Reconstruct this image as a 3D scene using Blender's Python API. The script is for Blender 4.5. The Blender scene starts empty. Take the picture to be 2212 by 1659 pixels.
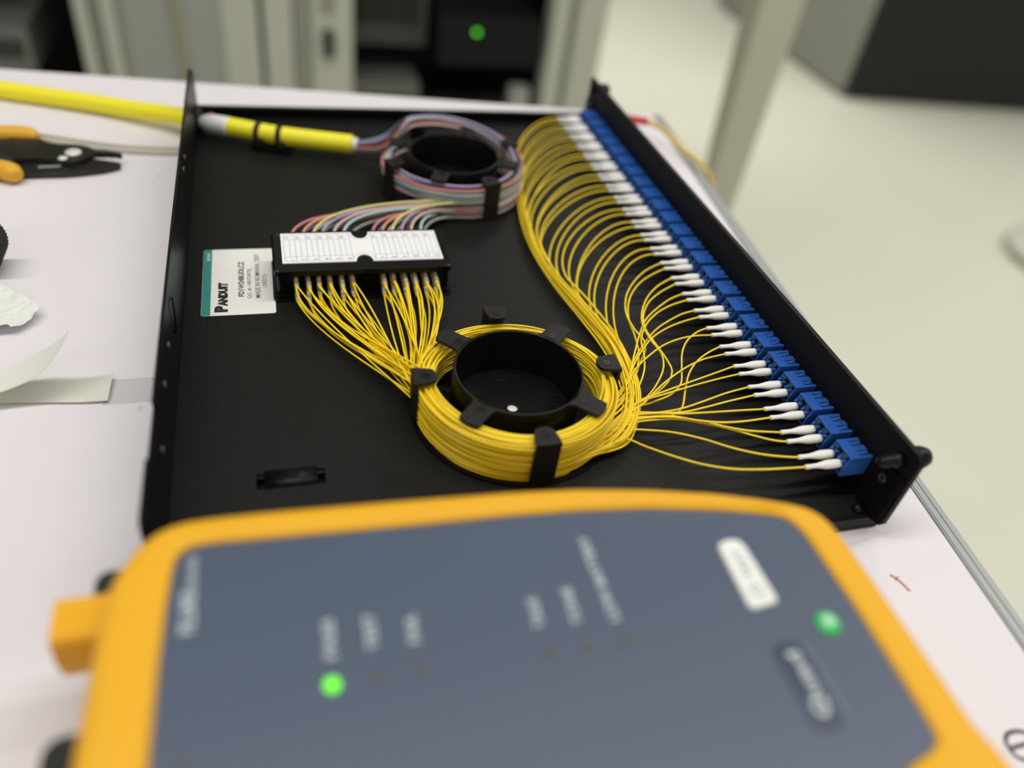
import bpy, bmesh, math, random
import numpy as np
from mathutils import Matrix, Vector

# ------------------------------------------------------------------ camera, world, lights
sc = bpy.context.scene
COL = sc.collection
MM = 0.001
cam_d = bpy.data.cameras.new('camera')
cam = bpy.data.objects.new('camera', cam_d)
COL.objects.link(cam)
Rm = ((0.9593645364140941, 0.07478956369850684, -0.27207757612996586),
      (-0.25298000419658556, 0.6550711609351041, -0.7119570854959101),
      (0.12498321386356627, 0.7518565656246687, 0.6473723047670576))
cpos = (-0.2563523, -0.2005221, 0.2633379)
cam.matrix_world = Matrix([list(Rm[i]) + [cpos[i]] for i in range(3)] + [[0, 0, 0, 1]])
cam_d.sensor_fit = 'HORIZONTAL'
cam_d.sensor_width = 36.0
cam_d.lens = 1697.77 / 2212 * 36.0
cam_d.clip_start = 0.01
cam_d.clip_end = 60
cam_d.dof.use_dof = True
cam_d.dof.focus_distance = 0.406
cam_d.dof.aperture_fstop = 2.8
sc.camera = cam

sc.view_settings.view_transform = 'Standard'
sc.view_settings.look = 'None'
sc.view_settings.exposure = 0.0
sc.view_settings.gamma = 1.0
sc.view_settings.use_curve_mapping = False

W = bpy.data.worlds.new('world')
sc.world = W
W.use_nodes = True
bg = W.node_tree.nodes['Background']
bg.inputs['Color'].default_value = (1.0, 0.985, 0.955, 1)
bg.inputs['Strength'].default_value = 0.30


def strip_light(name, loc, length, width, watts, color=(1, 0.97, 0.92)):
    l = bpy.data.lights.new(name, 'AREA')
    l.shape = 'RECTANGLE'
    l.size, l.size_y = length, width
    l.energy = watts
    l.color = color
    o = bpy.data.objects.new(name, l)
    o.location = loc
    COL.objects.link(o)
    return o


strip_light('overhead_strip', (-0.15, 0.16, 2.0), 3.2, 0.09, 34)
strip_light('overhead_strip', (0.6, 2.9, 2.0), 4.5, 0.12, 78)
strip_light('overhead_strip', (-0.15, -2.2, 2.0), 3.2, 0.09, 17)
strip_light('overhead_strip', (3.4, 0.9, 2.0), 2.6, 0.09, 26)  # added strip, no lamp known here; brightens the floor on the right


# ------------------------------------------------------------------ materials
def mat(name, col, rough=0.5, spec=0.5, metal=0.0, var=0.0, vscale=40.0, bump=0.0, bscale=400.0, emit=None, estr=0.0,
        trans=0.0, coat=0.0, alpha=1.0, bdist=0.0003, detail=3.0, aniso=None):
    m = bpy.data.materials.new(name)
    m.use_nodes = True
    nt = m.node_tree
    p = nt.nodes['Principled BSDF']
    p.inputs['Base Color'].default_value = (*col, 1)
    p.inputs['Roughness'].default_value = rough
    p.inputs['Specular IOR Level'].default_value = spec
    p.inputs['Metallic'].default_value = metal
    p.inputs['Transmission Weight'].default_value = trans
    p.inputs['Coat Weight'].default_value = coat
    p.inputs['Alpha'].default_value = alpha
    if emit:
        p.inputs['Emission Color'].default_value = (*emit, 1)
        p.inputs['Emission Strength'].default_value = estr
    tc = None
    if var or bump:
        tc = nt.nodes.new('ShaderNodeTexCoord')
    if var:
        n = nt.nodes.new('ShaderNodeTexNoise')
        n.inputs['Scale'].default_value = vscale
        n.inputs['Detail'].default_value = detail
        nt.links.new(tc.outputs['Object'], n.inputs['Vector'])
        r = nt.nodes.new('ShaderNodeValToRGB')
        r.color_ramp.elements[0].position = 0.3
        r.color_ramp.elements[1].position = 0.7
        r.color_ramp.elements[0].color = (*[c * (1 - var) for c in col], 1)
        r.color_ramp.elements[1].color = (*[min(1, c * (1 + var)) for c in col], 1)
        nt.links.new(n.outputs['Fac'], r.inputs['Fac'])
        nt.links.new(r.outputs['Color'], p.inputs['Base Color'])
    if bump:
        n2 = nt.nodes.new('ShaderNodeTexNoise')
        n2.inputs['Scale'].default_value = bscale
        n2.inputs['Detail'].default_value = 2.0
        mp = nt.nodes.new('ShaderNodeMapping')
        if aniso:
            mp.inputs['Scale'].default_value = aniso
        nt.links.new(tc.outputs['Object'], mp.inputs['Vector'])
        nt.links.new(mp.outputs['Vector'], n2.inputs['Vector'])
        b = nt.nodes.new('ShaderNodeBump')
        b.inputs['Strength'].default_value = bump
        b.inputs['Distance'].default_value = bdist
        nt.links.new(n2.outputs['Fac'], b.inputs['Height'])
        nt.links.new(b.outputs['Normal'], p.inputs['Normal'])
    return m


M_table = mat('white_laminate', (0.80, 0.765, 0.79), 0.55, 0.3, var=0.025, vscale=9, bump=0.15, bscale=900, bdist=0.0001)
M_alu = mat('brushed_aluminium', (0.40, 0.425, 0.41), 0.5, 0.4, 0.5, bump=0.15, bscale=500, aniso=(8, 1, 8))
M_floor = mat('cream_vinyl', (0.765, 0.762, 0.625), 0.35, 0.4, var=0.03, vscale=1.2)
M_tray = mat('black_powder_coat', (0.0062, 0.0064, 0.0054), 0.50, 0.24, var=0.3, vscale=1200, bump=0.8, bscale=1200, bdist=0.0003)
M_trayg = mat('black_smooth_paint', (0.0045, 0.0045, 0.0045), 0.38, 0.19, bump=0.2, bscale=1200, bdist=0.0001)
M_panel = mat('black_panel_paint', (0.0055, 0.0055, 0.0053), 0.55, 0.2, bump=0.25, bscale=1400, bdist=0.0001)
M_abs = mat('black_plastic', (0.0045, 0.0045, 0.0042), 0.33, 0.26, bump=0.12, bscale=800, bdist=0.0001)
M_absm = mat('matt_black_plastic', (0.0135, 0.0135, 0.013), 0.5, 0.24, bump=0.2, bscale=900, bdist=0.0001)
M_fib = mat('yellow_fibre_jacket', (1.0, 0.725, 0.022), 0.30, 0.5, var=0.05, vscale=60)
M_cable = mat('yellow_cable_jacket', (0.98, 0.88, 0.03), 0.38, 0.4)
M_boot = mat('white_boot', (0.93, 0.92, 0.875), 0.45, 0.4)
M_blue = mat('blue_adapter_plastic', (0.024, 0.115, 0.45), 0.42, 0.45)
M_petrol = mat('petrol_connector_plastic', (0.012, 0.05, 0.115), 0.3, 0.5)
M_clear = mat('clear_sleeve', (0.9, 0.88, 0.82), 0.12, 0.5, trans=0.0, alpha=0.24)
M_core = mat('tan_sleeve_core', (0.95, 0.66, 0.10), 0.4)
M_card = mat('white_card', (0.88, 0.88, 0.87), 0.55, 0.3)
M_ink = mat('blue_grey_ink', (0.10, 0.16, 0.30), 0.6)
M_inkk = mat('black_ink', (0.012, 0.012, 0.012), 0.55)
M_inkw = mat('white_ink', (0.75, 0.85, 0.83), 0.55)
M_sticker = mat('white_sticker', (0.86, 0.86, 0.815), 0.35, 0.4)
M_teal = mat('teal_ink', (0.035, 0.25, 0.22), 0.4)
M_orange = mat('amber_rubber', (0.86, 0.44, 0.014), 0.5, 0.3, var=0.02, vscale=30)
M_face = mat('blue_grey_faceplate', (0.068, 0.092, 0.146), 0.42, 0.5)
M_text = mat('grey_print', (0.50, 0.56, 0.57), 0.5)
M_key = mat('white_key', (0.86, 0.87, 0.82), 0.45)
M_navy = mat('navy_badge', (0.030, 0.045, 0.085), 0.35)
M_led_on = mat('green_led_lit', (0.1, 0.5, 0.03), 0.4, emit=(0.16, 1.0, 0.02), estr=1.3)
M_led_off = mat('led_off', (0.10, 0.085, 0.06), 0.4)
M_green = mat('green_button', (0.03, 0.38, 0.08), 0.4, emit=(0.05, 0.6, 0.12), estr=0.25)
M_greenw = mat('pale_green_mark', (0.40, 0.75, 0.50), 0.5)
M_rubber = mat('black_rubber', (0.02, 0.02, 0.019), 0.6, 0.3)
M_ytool = mat('yellow_grip', (0.80, 0.43, 0.03), 0.45, 0.4)
M_steel = mat('black_steel', (0.035, 0.033, 0.026), 0.38, 0.5, 0.5, var=0.25, vscale=150)
M_bolt = mat('bright_bolt', (0.85, 0.85, 0.80), 0.35, 0.5, 0.3)
M_beige = mat('beige_cord', (0.42, 0.38, 0.29), 0.5)
M_paper = mat('white_paper', (0.80, 0.81, 0.76), 0.6, 0.25, var=0.05, vscale=90, bump=0.5, bscale=110, bdist=0.0015)
M_tape = mat('ivory_tape', (0.72, 0.72, 0.63), 0.5, 0.3)
M_white = mat('white_tape', (0.80, 0.80, 0.78), 0.5)
M_red = mat('red_plastic', (0.55, 0.03, 0.03), 0.4)
M_redink = mat('red_crayon', (0.50, 0.13, 0.11), 0.7)
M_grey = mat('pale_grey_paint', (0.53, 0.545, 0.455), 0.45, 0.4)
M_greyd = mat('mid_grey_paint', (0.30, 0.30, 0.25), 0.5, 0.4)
M_leg = mat('grey_leg_paint', (0.52, 0.51, 0.41), 0.45, 0.4)
M_dark = mat('dark_rack_interior', (0.010, 0.010, 0.010), 0.7, 0.2)
M_gear = mat('grey_gear', (0.16, 0.165, 0.15), 0.5)
M_gearl = mat('light_grey_gear', (0.34, 0.35, 0.32), 0.5)
M_cabd = mat('dark_green_black_door', (0.014, 0.018, 0.015), 0.5, 0.3)
M_cabs = mat('grey_cabinet_side', (0.25, 0.255, 0.215), 0.5, 0.4)
M_rackled = mat('green_rack_led', (0.05, 0.4, 0.05), 0.4, emit=(0.06, 0.5, 0.015), estr=3.0)
M_screw = mat('dark_screw', (0.05, 0.05, 0.048), 0.3, 0.5, 0.6)
M_rivet = mat('dull_rivet', (0.16, 0.16, 0.16), 0.35, 0.5, 0.5)
M_greyp = mat('pale_plastic', (0.66, 0.66, 0.58), 0.5)

PASTEL = {'blue': (0.05, 0.09, 0.33), 'orange': (0.75, 0.20, 0.05), 'green': (0.07, 0.25, 0.10), 'brown': (0.22, 0.09, 0.05),
          'grey': (0.33, 0.34, 0.34), 'white': (0.78, 0.77, 0.72), 'red': (0.60, 0.09, 0.08), 'black': (0.03, 0.03, 0.03),
          'yellow': (0.72, 0.65, 0.10), 'violet': (0.36, 0.25, 0.52), 'pink': (0.72, 0.40, 0.38), 'aqua': (0.38, 0.64, 0.63)}
M_col = {k: mat(k + '_fibre_jacket', tuple(0.80 * c + 0.20 * 0.8 for c in v) if k not in ('black', 'brown') else v, 0.4, 0.4) for k, v in PASTEL.items()}


# perforated rack door: dotted paint on a flat sheet far behind the table
def perforated():
    m = mat('perforated_door', (0.22, 0.225, 0.20), 0.5)
    nt = m.node_tree
    tc = nt.nodes.new('ShaderNodeTexCoord')
    v = nt.nodes.new('ShaderNodeTexVoronoi')
    v.inputs['Scale'].default_value = 160
    v.inputs['Randomness'].default_value = 0.0
    r = nt.nodes.new('ShaderNodeValToRGB')
    r.color_ramp.elements[0].position = 0.25
    r.color_ramp.elements[1].position = 0.40
    r.color_ramp.elements[0].color = (0.08, 0.084, 0.08, 1)
    r.color_ramp.elements[1].color = (0.37, 0.385, 0.35, 1)
    nt.links.new(tc.outputs['Object'], v.inputs['Vector'])
    nt.links.new(v.outputs['Distance'], r.inputs['Fac'])
    nt.links.new(r.outputs['Color'], nt.nodes['Principled BSDF'].inputs['Base Color'])
    return m


M_perf = perforated()


# ------------------------------------------------------------------ geometry helpers (millimetres in, metres out)
class MB:
    def __init__(s):
        s.v, s.f, s.sm = [], [], []

    def add(s, verts, faces, smooth=False):
        b = len(s.v)
        s.v += [tuple(map(float, p)) for p in verts]
        for f in faces:
            s.f.append(tuple(i + b for i in f))
            s.sm.append(smooth)
        return s

    def box(s, x0, x1, y0, y1, z0, z1):
        v = [(x0, y0, z0), (x1, y0, z0), (x1, y1, z0), (x0, y1, z0), (x0, y0, z1), (x1, y0, z1), (x1, y1, z1), (x0, y1, z1)]
        return s.add(v, [(3, 2, 1, 0), (4, 5, 6, 7), (0, 1, 5, 4), (1, 2, 6, 5), (2, 3, 7, 6), (3, 0, 4, 7)])

    def loft(s, loops, cap0=True, cap1=True, smooth=True):
        n = len(loops[0])
        v = [p for l in loops for p in l]
        f = []
        for k in range(len(loops) - 1):
            for i in range(n):
                j = (i + 1) % n
                f.append((k * n + i, k * n + j, (k + 1) * n + j, (k + 1) * n + i))
        s.add(v, f, smooth)
        b = len(s.v) - len(v)
        if cap0:
            s.f.append(tuple(b + i for i in reversed(range(n)))); s.sm.append(False)
        if cap1:
            s.f.append(tuple(b + (len(loops) - 1) * n + i for i in range(n))); s.sm.append(False)
        return s

    def prism(s, poly, axis, a0, a1, smooth=False):
        def P(p, a):
            return {'z': (p[0], p[1], a), 'x': (a, p[0], p[1]), 'y': (p[0], a, p[1])}[axis]
        if poly_area(poly) * (-1 if axis == 'y' else 1) < 0:
            poly = poly[::-1]
        return s.loft([[P(p, a0) for p in poly], [P(p, a1) for p in poly]], smooth=smooth)

    def tube(s, pts, r, n=6, cap=True):
        pts = np.asarray(pts, float)
        t = np.gradient(pts, axis=0)
        t /= np.linalg.norm(t, axis=1)[:, None] + 1e-12
        rr = np.full(len(pts), r) if np.isscalar(r) else np.asarray(r)
        up = np.array([0, 0, 1.0]) if abs(t[0][2]) < 0.9 else np.array([1.0, 0, 0])
        u = np.cross(t[0], up); u /= np.linalg.norm(u)
        loops = []
        a = np.arange(n) * 2 * math.pi / n
        for k in range(len(pts)):
            u = u - t[k] * (u @ t[k]); u /= np.linalg.norm(u) + 1e-12
            w = np.cross(t[k], u)
            loops.append([tuple(pts[k] + rr[k] * (math.cos(b) * u + math.sin(b) * w)) for b in a])
        return s.loft(loops, cap, cap)

    def lathe(s, prof, c=(0, 0, 0), axis='x', n=16, cap=True):
        loops = []
        for (t, r) in prof:
            l = []
            for k in range(n):
                a = 2 * math.pi * k / n
                p, q = r * math.cos(a), r * math.sin(a)
                d = {'x': (t, p, q), 'z': (p, q, t), 'y': (q, t, p)}[axis]
                l.append((c[0] + d[0], c[1] + d[1], c[2] + d[2]))
            loops.append(l)
        return s.loft(loops, cap, cap)

    def ribbon(s, pts, w, z):
        """flat printed stroke in the plane z"""
        pts = np.asarray(pts, float)
        t = np.gradient(pts, axis=0)
        t /= np.linalg.norm(t, axis=1)[:, None] + 1e-12
        nrm = np.stack([-t[:, 1], t[:, 0]], 1) * w / 2
        v = [(*p, z) for p in pts + nrm] + [(*p, z) for p in pts - nrm]
        n = len(pts)
        return s.add(v, [(i, i + n, i + n + 1, i + 1) for i in range(n - 1)])


def poly_area(p):
    return 0.5 * sum(p[i][0] * p[(i + 1) % len(p)][1] - p[(i + 1) % len(p)][0] * p[i][1] for i in range(len(p)))


def rrect(x0, x1, y0, y1, r, n=5):
    o = []
    for cx, cy, a in ((x1 - r, y1 - r, 0), (x0 + r, y1 - r, 90), (x0 + r, y0 + r, 180), (x1 - r, y0 + r, 270)):
        for k in range(n + 1):
            t = math.radians(a + 90 * k / n)
            o.append((cx + r * math.cos(t), cy + r * math.sin(t)))
    return o


def catmull(P, step=3.0):
    P = np.asarray(P, float)
    Q = np.vstack([2 * P[0] - P[1], P, 2 * P[-1] - P[-2]])
    out = []
    for i in range(1, len(Q) - 2):
        p0, p1, p2, p3 = Q[i - 1], Q[i], Q[i + 1], Q[i + 2]
        d = [max(np.linalg.norm(b - a), 1e-6) ** 0.5 for a, b in ((p0, p1), (p1, p2), (p2, p3))]
        m1 = (p1 - p0) / d[0] - (p2 - p0) / (d[0] + d[1]) + (p2 - p1) / d[1]
        m2 = (p2 - p1) / d[1] - (p3 - p1) / (d[1] + d[2]) + (p3 - p2) / d[2]
        m1, m2 = m1 * d[1], m2 * d[1]
        n = max(2, int(np.linalg.norm(p2 - p1) / step))
        for k in range(n):
            t = k / n
            out.append((2 * t**3 - 3 * t**2 + 1) * p1 + (t**3 - 2 * t**2 + t) * m1 + (-2 * t**3 + 3 * t**2) * p2 + (t**3 - t**2) * m2)
    out.append(P[-1])
    return np.array(out)


def hermite(p1, m1, p2, m2, n):
    p1, m1, p2, m2 = (np.asarray(a, float) for a in (p1, m1, p2, m2))
    t = np.linspace(0, 1, n)[:, None]
    return (2 * t**3 - 3 * t**2 + 1) * p1 + (t**3 - 2 * t**2 + t) * m1 + (-2 * t**3 + 3 * t**2) * p2 + (t**3 - t**2) * m2


def build(name, mb, m, parent=None, origin=None):
    """one mesh object; a child is stored relative to its thing's base point"""
    if origin is None:
        r = parent
        while r.parent is not None:
            r = r.parent
        origin = np.array(r.location) / MM
    v = (np.array(mb.v) - np.asarray(origin)) * MM
    me = bpy.data.meshes.new(name)
    me.from_pydata(v.tolist(), [], mb.f)
    me.polygons.foreach_set('use_smooth', mb.sm)
    me.materials.append(m)
    me.update()
    o = bpy.data.objects.new(name, me)
    COL.objects.link(o)
    if parent is not None:
        o.parent = parent
    else:
        o.location = tuple(np.asarray(origin) * MM)
    return o


def tag(o, label, cat, group=None):
    o['label'] = label
    o['category'] = cat
    if group:
        o['group'] = group
    return o


def thing(name, label, cat, loc, group=None):
    o = bpy.data.objects.new(name, None)
    o.empty_display_size = 0.01
    o.location = tuple(np.asarray(loc, float) * MM)
    COL.objects.link(o)
    return tag(o, label, cat, group)


def copy_tree(o, loc, label):
    c = o.copy(); COL.objects.link(c)
    c.location = tuple(np.asarray(loc, float) * MM)
    c['label'] = label
    for ch in list(o.children):
        d = ch.copy(); COL.objects.link(d); d.parent = c
        for g in list(ch.children):
            e = g.copy(); COL.objects.link(e); e.parent = d
    return c


_tc = {}


def glyphs(body, bold):
    key = (body, bold)
    if key not in _tc:
        cu = bpy.data.curves.new('t', 'FONT')
        cu.body = body
        cu.size = 1.0
        cu.offset = bold
        cu.resolution_u = 3
        ob = bpy.data.objects.new('t', cu)
        COL.objects.link(ob)
        dg = bpy.context.evaluated_depsgraph_get()
        dg.update()
        me = ob.evaluated_get(dg).to_mesh()
        v = np.array([tuple(p.co) for p in me.vertices])
        f = [tuple(p.vertices) for p in me.polygons]
        ob.evaluated_get(dg).to_mesh_clear()
        bpy.data.objects.remove(ob)
        bpy.data.curves.remove(cu)
        _tc[key] = (v, f)
    return _tc[key]


def text(mb, body, p, d, u, length, height, bold=0.0):
    """flat lettering: p = start of the baseline, d reading direction, u up direction"""
    v, f = glyphs(body, bold)
    lo, hi = v.min(0), v.max(0)
    p, d, u = (np.asarray(a, float) for a in (p, d, u))
    if length is None:
        length = height / (hi[1] - lo[1]) * (hi[0] - lo[0]) * 0.85
    q = [p + d * ((a[0] - lo[0]) / (hi[0] - lo[0]) * length) + u * ((a[1] - lo[1]) / (hi[1] - lo[1]) * height) for a in v]
    mb.add(q, f)
    return mb


ORD = ['first', 'second', 'third', 'fourth', 'fifth', 'sixth', 'seventh', 'eighth', 'ninth', 'tenth', 'eleventh', 'twelfth',
       'thirteenth', 'fourteenth', 'fifteenth', 'sixteenth', 'seventeenth', 'eighteenth', 'nineteenth', 'twentieth',
       'twenty-first', 'twenty-second', 'twenty-third', 'twenty-fourth']
RND = random.Random(7)


# ------------------------------------------------------------------ setting
FZ = -758.0
fl = build('floor', MB().box(-5000, 6500, -3500, 8000, FZ - 60, FZ), M_floor, origin=(0, 0, FZ))
fl['kind'] = 'structure'
wb = build('wall_back', MB().box(-5000, 6500, 8000, 8100, FZ, 2200), M_grey, origin=(0, 8000, FZ))
wb['kind'] = 'structure'

# ------------------------------------------------------------------ work table
tb = thing('work_table', 'white laminate work table with an aluminium edge strip carrying the black tray', 'table', (-500, 0, FZ))
TA, TB2, TC, TD = (89.6, 457.8), (-1110.4, 600.1), (-1222, -458), (-22.2, -600)
build('table_top', MB().prism([TA, TB2, TC, TD], 'z', -30, -8), M_table, tb)
sec = [(0.5, -30), (0.5, -7.9), (0.9, -7.5), (1.4, -7.5), (1.6, -8.3), (2.1, -8.3), (2.3, -7.8), (5.2, -7.7), (5.5, -8.4), (6.0, -8.4),
       (6.3, -7.9), (9.2, -8.1), (10.6, -9.2), (11.2, -11), (11.2, -30)]
ed = np.array(TA) - np.array(TD); ed /= np.linalg.norm(ed)
en = np.array((ed[1], -ed[0]))
ring = lambda p: [(p[0] + en[0] * s, p[1] + en[1] * s, z) for s, z in sec]
build('edge_strip', MB().loft([ring(TD), ring(TA)], smooth=False), M_alu, tb)
for lx, ly in ((30, 380), (-1060, 520), (-1150, -400), (-80, -540)):
    build('leg', MB().box(lx - 22, lx + 22, ly - 22, ly + 22, FZ, -30), M_greyd, tb)
bp_ = MB().lathe([(-2.5, 3.4), (0, 3.4), (1.6, 2.9), (2.4, 1.5)], (47.8, -30.3, -12), 'x', 14)
build('edge_bumper', bp_, M_clear, tb)
mk = MB().ribbon([(-4.2, -48.5), (-2.6, -50.8), (-1.4, -53.6), (-0.4, -57.9)], 1.3, -7.95)
mk.ribbon([(-3.6, -51.6), (-1.6, -50.2), (-0.6, -50.4)], 0.5, -7.95)
o = build('crayon_mark', mk, M_redink, tb); o['label'] = 'small red crayon mark'
le = [(-5.6, -127.2), (-2.0, -127.1), (2.0, -127.0), (5.6, -126.4), (6.0, -124.4), (3.9, -122.8), (0.4, -121.9), (-3.5, -122.4), (-5.8, -124.3), (-6.5, -127.2),
      (-6.0, -130.2), (-3.4, -132.2), (1.0, -133.0), (5.0, -132.0)]
o = build('printed_letter', MB().ribbon(catmull([(*p, 0) for p in le], 0.8)[:, :2], 1.6, -7.95), M_inkk, tb)
o['label'] = 'black letter e'
sm_ = MB().ribbon([(-332.4, 337.6), (-330.9, 336.6), (-329.8, 336.4)], 1.6, -7.95)
build('smudge', sm_, mat('ochre_smudge', (0.62, 0.56, 0.42), 0.6), tb)
sm_ = MB().ribbon(catmull([(-323.2, 101.9, 0), (-325.0, 102.0, 0), (-325.6, 100.6, 0), (-324.4, 99.8, 0), (-323.4, 100.2, 0)], 0.4)[:, :2], 0.5, -7.95)
build('smudge', sm_, mat('grey_smudge', (0.55, 0.53, 0.55), 0.6), tb)

# ------------------------------------------------------------------ server racks beyond the table
ZT = 1240.0
Y0 = 1700.0


def rack_shell(t, x0, x1, sides=True):
    mb = MB()
    mb.box(x0, x1, Y0 + 560, Y0 + 590, FZ + 60, ZT)
    if sides:
        mb.box(x0, x0 + 12, Y0 + 40, Y0 + 560, FZ + 60, ZT)
        mb.box(x1 - 12, x1, Y0 + 40, Y0 + 560, FZ + 60, ZT)
    build('rack_shell', mb, M_dark, t)
    build('top_panel', MB().box(x0, x1, Y0, Y0 + 590, ZT, ZT + 25), M_grey, t)
    build('plinth', MB().box(x0, x1, Y0 + 20, Y0 + 590, FZ, FZ + 60), M_greyd, t)


def post(t, x0, x1, y0, y1, m):
    return build('frame_post', MB().prism(rrect(x0, x1, y0, y1, min(8, (x1 - x0) / 4), 3), 'z', FZ + 60, ZT), m, t)


r1 = thing('server_rack', 'open dark server rack behind the far left corner of the table', 'rack', (-900, Y0 + 300, FZ))
rack_shell(r1, -1300, -590)
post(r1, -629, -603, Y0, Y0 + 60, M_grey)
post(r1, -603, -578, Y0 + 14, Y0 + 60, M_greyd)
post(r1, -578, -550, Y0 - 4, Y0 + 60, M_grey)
r2 = thing('server_rack', 'pale grey server rack with the perforated mesh door, left of the open lit rack', 'rack', (-370, Y0 + 300, FZ))
rack_shell(r2, -549, -188)
build('mesh_door', MB().box(-532, -340, Y0 + 2, Y0 + 16, FZ + 70, ZT - 10), M_perf, r2)
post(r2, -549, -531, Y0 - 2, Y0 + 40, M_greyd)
post(r2, -340, -262, Y0 - 6, Y0 + 50, M_grey)
post(r2, -252, -188, Y0, Y0 + 50, M_grey)
r3 = thing('server_rack', 'open server rack with dark interior between two pale grey door frames', 'rack', (180, Y0 + 300, FZ))
rack_shell(r3, -186, 556)
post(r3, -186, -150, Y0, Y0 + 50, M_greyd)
d3 = build('door_frame', MB().prism(rrect(-150, -56, Y0 - 4, Y0 + 50, 9, 3), 'z', FZ + 60, ZT), M_grey, r3)
lk = MB().prism(rrect(-123, -101, Y0 - 26, Y0 - 4, 5, 3), 'z', -392, -338)
o = build('door_lock', lk, M_rubber, d3); o['label'] = 'black door lock'
o = build('lock_plate', MB().prism(rrect(-128, -96, -300, -262, 5, 3), 'y', Y0 - 9, Y0 - 4), M_greyd, d3)
post(r3, 420, 463, Y0 - 4, Y0 + 60, M_grey)
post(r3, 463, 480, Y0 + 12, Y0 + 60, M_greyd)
post(r3, 480, 558, Y0 - 8, Y0 + 60, M_grey)


def unit(label, x0, x1, z0, z1, m, y=Y0 + 90, led=None):
    t = thing('rack_unit', label, 'equipment', ((x0 + x1) / 2, y + 150, z0))
    build('chassis', MB().prism(rrect(x0, x1, z0, z1, 4, 2), 'y', y, y + 300), m, t)
    fp = MB()
    for k in range(5):
        xa = x0 + (x1 - x0) * (0.08 + 0.17 * k)
        fp.box(xa, xa + (x1 - x0) * 0.11, y - 3, y, z0 + (z1 - z0) * 0.3, z0 + (z1 - z0) * 0.7)
    build('port_block', fp, M_dark, t)
    if led:
        build('status_light', MB().lathe([(-4, 5.5), (-1, 5.5), (0, 4)][::-1], (led[0], y - 4, led[1]), 'y', 14), M_rackled, t)
    return t


unit('grey equipment box low in the open rack at far left', -880, -735, -470, -372, M_gear, Y0 + 40)
unit('dim blue-grey equipment at the top of the far left rack', -900, -770, -280, -150, mat('blue_grey_gear', (0.035, 0.04, 0.07), 0.5))
unit('grey equipment box with blank front, upper shelf of the middle open rack', -52, 130, -395, -230, mat('dim_gear', (0.045, 0.046, 0.042), 0.5))
unit('light grey equipment box low in the middle open rack', -52, 112, -600, -468, mat('lower_gear', (0.13, 0.135, 0.125), 0.5), Y0 + 50)
unit('black network unit with a lit green status light', 150, 400, -410, -300, M_dark, Y0 + 10, (236, -330))
t = thing('cable_holder', 'small pale upright cable holder beside the right frame of the open rack', 'holder', (362, Y0 + 20, -640))
build('holder_body', MB().prism(rrect(338, 388, Y0 - 2, Y0 + 40, 8, 3), 'z', -640, -462), M_gearl, t)
build('holder_base', MB().box(330, 419, Y0 - 2, Y0 + 60, -660, -640), M_greyd, t)
cc_ = catmull([(-428, Y0 - 6, 900), (-430, Y0 - 7, 200), (-432, Y0 - 6, -250), (-426, Y0 - 7, -500), (-430, Y0 - 6, -690)], 60)
tag(build('hanging_cable', MB().tube(cc_, 7, 6), mat('dull_yellow_cable', (0.36, 0.33, 0.18), 0.6), origin=(-430, Y0 - 6, -690)),
    'dull yellow cable hanging down the perforated rack door', 'cable')

# cabinet, upright and foot on the right
cb = thing('equipment_cabinet', 'large cabinet with a dark door and grey side, standing at upper right', 'cabinet', (2450, 3000, FZ))
cq = [(1972, 2492), (2990, 2378), (3120, 3560), (1992, 3680)]
build('cabinet_body', MB().prism(cq, 'z', FZ + 16, 1300), M_cabs, cb)
fd = np.array(cq[1]) - np.array(cq[0]); fd = fd / np.linalg.norm(fd); fn = np.array((fd[1], -fd[0]))
c0, c1 = np.array(cq[0]) + fd * 6, np.array(cq[1]) - fd * 6
build('cabinet_door', MB().prism([tuple(c0), tuple(c1), tuple(c1 + fn * 24), tuple(c0 + fn * 24)], 'z', FZ + 22, 1290), M_cabd, cb)
for px, py in ((2030, 2560), (2900, 2470), (2060, 3600), (3040, 3500)):
    build('foot', MB().lathe([(FZ, 30), (FZ + 16, 30)], (px, py, 0), 'z', 12), M_rubber, cb)
up = MB()
sq = lambda x0, x1, y0, y1, z: [(p[0], p[1], z) for p in rrect(x0, x1, y0, y1, 8, 3)]
up.loft([sq(676, 732, 1200, 1245, FZ + 8), sq(661, 738, 1197, 1250, -455), sq(645, 741, 1195, 1260, -90), sq(615, 745, 1190, 1270, 700)], smooth=False)
lg = thing('metal_upright', 'pale grey tapering metal upright on the floor behind the table edge', 'post', (704, 1222, FZ))
build('upright_bar', up, M_leg, lg)
build('floor_foot', MB().lathe([(FZ, 36), (FZ + 8, 34)], (704, 1222, 0), 'z', 16), M_rubber, lg)
ft = thing('floor_foot_base', 'pale grey round base on the floor at the right edge of the photo', 'base', (1935, 1265, FZ))
build('base_shell', MB().lathe([(FZ + 14, 158), (FZ + 30, 163), (FZ + 42, 155), (FZ + 50, 120), (FZ + 52, 40)], (1935, 1265, 0), 'z', 32), M_greyp, ft)
build('base_skirt', MB().lathe([(FZ, 148), (FZ + 16, 156)], (1935, 1265, 0), 'z', 32), M_greyd, ft)

# ------------------------------------------------------------------ fibre tray
tr = thing('fibre_tray', 'black metal rack-mount fibre tray lying open on the white table', 'tray', (-150, 200, -8))
XL, YN, YF = -306.9, -22.3, 419.0
mb = MB()
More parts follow.
